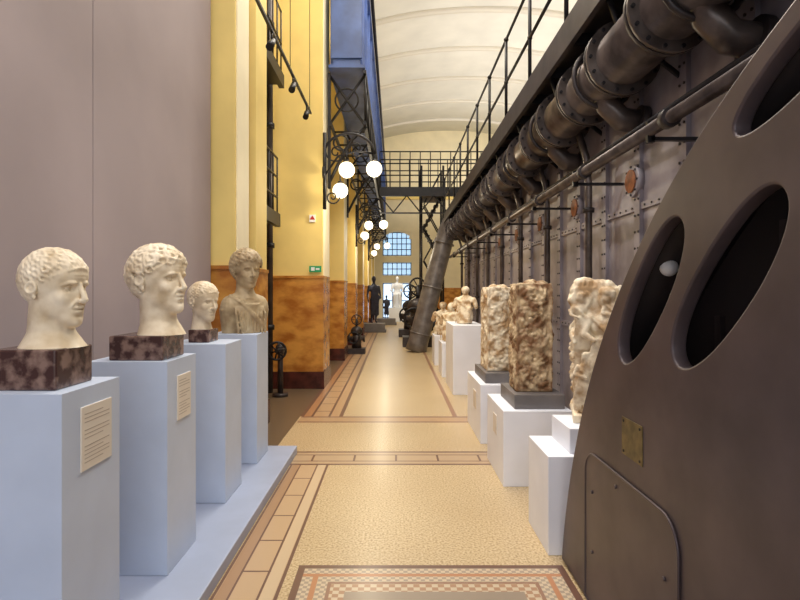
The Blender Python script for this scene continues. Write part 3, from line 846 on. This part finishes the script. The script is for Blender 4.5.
# ------------------------------------------------------------------ far bridge + stairs
b=B()
yb=16.6; zb=1.6+3.06
b.box(-0.45,8.9,yb,yb+1.0,zb-0.06,zb,'iron'); b.box(-0.45,8.9,yb-0.03,yb,zb-0.22,zb+0.05,'iron')
for yy in (yb,yb+1.0):
    for z in (zb+1.1,zb+0.75,zb+0.4): b.cyl((-0.45,yy,z),(8.9,yy,z),0.018,None,6,'iron')
    for x in np.arange(-0.45,8.9,0.3): b.cyl((x,yy,zb),(x,yy,zb+1.1),0.014,None,6,'iron')
k=0
for x in np.arange(-0.45,8.6,0.4):
    b.cyl((x,yb,zb-0.2-(0.5 if k%2 else 0)),(x+0.4,yb,zb-0.2-(0 if k%2 else 0.5)),0.02,None,6,'iron'); k+=1
b.box(-0.45,8.9,yb-0.02,yb+0.02,zb-0.74,zb-0.7,'iron')
b.obj('footbridge')
b=B()
xa,xb=0.95,1.45; zt=zb-0.05; nf=5; fh=zt/nf
for f in range(nf):
    z1=zt-f*fh; z0=z1-fh; s0,s1=(xb,xa) if f%2==0 else (xa,xb); yy=18.0+0.45*(f%2)
    for i in range(6):
        t=(i+0.5)/6; x=s0+(s1-s0)*t; z=z1-fh*t
        b.box(x-0.07,x+0.07,yy,yy+0.42,z-0.025,z+0.025,'iron')
    for q in (yy,yy+0.42):
        b.tube([(s0,q,z1),(s1,q,z0)],0.04,6,'iron'); b.tube([(s0,q,z1+0.8),(s1,q,z0+0.8)],0.022,6,'iron')
    b.box(min(s1,s1+ (0.12 if s1==xb else -0.12)),max(s1,s1+(0.12 if s1==xb else -0.12)),18.0,18.87,z0,z0+0.03,'iron')
for x in (xa-0.1,xb+0.1):
    for yy in (18.0,18.87): b.cyl((x,yy,0),(x,yy,zb+1.0),0.035,None,6,'iron')
b.box(xa-0.1,xb+0.1,17.65,18.9,zb-0.05,zb,'iron')
b.obj('iron_staircase')

# ------------------------------------------------------------------ statues
def figure(name,pos,h,mk,seated=False,ped=None,yaw=-90,pedk='white'):
    par=empty(name); b=B(); s=h/7.5
    def P(x,y,z): return (x*s,y*s,z*s)
    if not seated:
        b.ell(P(0,0,7.0),(0.42*s,0.36*s,0.5*s)); b.cap(P(0,0,6.2),P(0,0,6.7),0.25*s,0.22*s)
        b.ell(P(0,0,5.5),(0.45*s,0.85*s,0.7*s)); b.ell(P(0,0,4.5),(0.42*s,0.62*s,0.8*s)); b.ell(P(0,0,3.8),(0.45*s,0.68*s,0.6*s))
        for t in (-1,1):
            b.cap(P(0,t*0.35,3.7),P(0.15*(t>0),t*0.38,2.0),0.4*s,0.26*s); b.cap(P(0.15*(t>0),t*0.38,2.0),P(-0.1,t*0.4,0.25),0.25*s,0.15*s)
            b.ell(P(0.15,t*0.42,0.12),(0.35*s,0.16*s,0.13*s))
        b.cap(P(0,0.85,5.8),P(0.1,1.1,4.5),0.25*s,0.18*s); b.cap(P(0.1,1.1,4.5),P(0.7,0.9,3.9),0.18*s,0.12*s)
        b.cap(P(0,-0.85,5.8),P(0,-1.15,4.5),0.25*s,0.18*s); b.cap(P(0,-1.15,4.5),P(0.3,-1.1,3.3),0.18*s,0.12*s)
        for i in range(8):
            t=-0.7+0.2*i
            b.tube([P(0.35,t*0.8,5.6),P(0.42,t,4.0),P(0.3,t*1.05,1.2)],0.09*s,6,'marb')
    else:
        b.ell(P(0,0,5.6),(0.42*s,0.36*s,0.5*s)); b.cap(P(0,0,4.8),P(0,0,5.2),0.25*s,0.22*s)
        b.ell(P(0,0,4.1),(0.5*s,0.9*s,0.8*s)); b.ell(P(0,0,3.0),(0.5*s,0.75*s,0.8*s))
        for t in (-1,1):
            b.cap(P(0.1,t*0.4,2.5),P(1.6,t*0.5,2.5),0.42*s,0.3*s); b.cap(P(1.6,t*0.5,2.5),P(1.5,t*0.5,0.4),0.28*s,0.18*s); b.ell(P(1.75,t*0.5,0.15),(0.4*s,0.18*s,0.15*s))
            b.cap(P(0,t*0.9,4.5),P(0.3,t*1.2,3.3),0.25*s,0.2*s); b.cap(P(0.3,t*1.2,3.3),P(1.3,t*0.8,3.0),0.18*s,0.13*s)
        b.box(-0.9*s,0.9*s,-0.9*s,0.9*s,0,2.1*s,'marb')
    me=remesh(b,0.035*max(0.7,h/1.8),2)
    ph=ped if ped else 0
    me.transform(Matrix.Translation((pos[0],pos[1],ph))@Matrix.Rotation(math.radians(yaw),4,'Z'))
    me.materials.clear(); me.materials.append(M[mk])
    for p in me.polygons: p.use_smooth=True
    o=bpy.data.objects.new('figure',me); sc.collection.objects.link(o); o.parent=par
    if ped:
        q=B(); q.box(pos[0]-0.45,pos[0]+0.45,pos[1]-0.75 if seated else pos[1]-0.4,pos[1]+0.4,0,ped,pedk); q.box(pos[0]-0.5,pos[0]+0.5,pos[1]-0.8 if seated else pos[1]-0.45,pos[1]+0.45,0,0.1,pedk); q.obj('pedestal',0.01,par)
figure('dark_standing_statue',(-0.85,22.5),1.9,'bronze',ped=0.35,yaw=-60,pedk='slab')
figure('white_seated_statue',(0.12,30.5),2.1,'white',seated=True,ped=0.75)
figure('dark_small_statue',(-0.42,27.5),1.15,'bronze',ped=0.3,pedk='slab')

# ------------------------------------------------------------------ signs
b=B(); b.box(-1.42,-1.22,9.265,9.285,1.93,2.03,'green'); b.box(-1.39,-1.33,9.26,9.265,1.95,2.01,'white'); b.box(-1.31,-1.25,9.26,9.265,1.965,1.995,'white'); b.obj('exit_sign')
b=B(); b.box(-1.42,-1.32,9.28,9.298,2.76,2.88,'white'); b.poly([(-1.415,9.278,2.80),(-1.325,9.278,2.80),(-1.37,9.278,2.87)],'red'); b.obj('warning_sign')

# ------------------------------------------------------------------ lights
def area(name,loc,rot,sx,sy,e,col):
    L=bpy.data.lights.new(name,'AREA'); L.shape='RECTANGLE'; L.size=sx; L.size_y=sy; L.energy=e; L.color=col
    o=bpy.data.objects.new(name,L); o.location=loc; o.rotation_euler=[math.radians(a) for a in rot]; sc.collection.objects.link(o); return o
warm=(1,0.91,0.77)
area('hall_light_a',(0.2,1.5,8.2),(0,0,0),2.5,3,200,(1,0.95,0.93))
area('hall_light_b',(0.0,6.0,8.4),(0,0,0),2.0,3,250,(1,0.94,0.85))
area('hall_light_c',(0.3,10.5,8.6),(0,0,0),2.0,3,280,warm)
for y in (8,15,22,29): area('vault_fill',(4.6,y,5.3),(180,0,0),3,3,300,(1,0.96,0.90))  # unseen up-facing lights added to brighten the vault
area('fill_light_back',(0.0,-3.7,3.2),(90,0,0),4.0,4.0,160,(0.76,0.86,1.0))  # added cool fill behind the camera; the back wall has no window
def spot(name,loc,tgt,e,ang,col,r=0.05,blend=0.6,spec=1.0):
    L=bpy.data.lights.new(name,'SPOT'); L.energy=e; L.spot_size=math.radians(ang); L.spot_blend=blend; L.color=col; L.shadow_soft_size=r; L.specular_factor=spec
    o=bpy.data.objects.new(name,L); o.location=loc; d=Vector(tgt)-Vector(loc); o.rotation_euler=d.to_track_quat('-Z','Y').to_euler(); sc.collection.objects.link(o)
spot('bust_spot',(0.2,0.6,4.6),(-1.45,2.7,1.3),120,60,(1,0.95,0.86))
spot('bust_spot',(0.4,3.0,4.6),(-1.4,4.5,1.2),70,60,(1,0.93,0.82))
spot('relief_spot',(-0.6,3.0,4.8),(1.2,4.6,0.9),210,55,(1,0.96,0.9))
spot('relief_spot',(-0.6,6.5,4.8),(1.2,8.5,1.0),190,60,(1,0.96,0.9))
spot('engine_spot',(-0.9,5.0,5.4),(1.8,5.2,2.2),100,90,(1,0.96,0.92),0.15,0.9)
for y in (12,16,21,26,30): spot('far_hall_fill',(-0.35,y,4.3),(0.2,y+0.5,0),110,130,warm,0.25,0.8,0.12)  # added spots without fixtures, to brighten the far section of the hall
spot('statue_spot',(0.2,27.5,4.2),(0.15,30.5,1.5),190,50,(0.9,0.95,1.0))
w=bpy.data.worlds.new('world'); sc.world=w; w.use_nodes=True
w.node_tree.nodes['Background'].inputs[0].default_value=(0.8,0.85,1,1); w.node_tree.nodes['Background'].inputs[1].default_value=0.3

# ------------------------------------------------------------------ camera
cd=bpy.data.cameras.new('camera'); cd.lens=25.2; cd.sensor_width=36; cd.shift_x=5/800; cd.shift_y=-8/800; cd.clip_start=0.05; cd.clip_end=200
co=bpy.data.objects.new('camera',cd); co.location=(0,0,CAMH); co.rotation_euler=(math.radians(90),0,0); sc.collection.objects.link(co); sc.camera=co
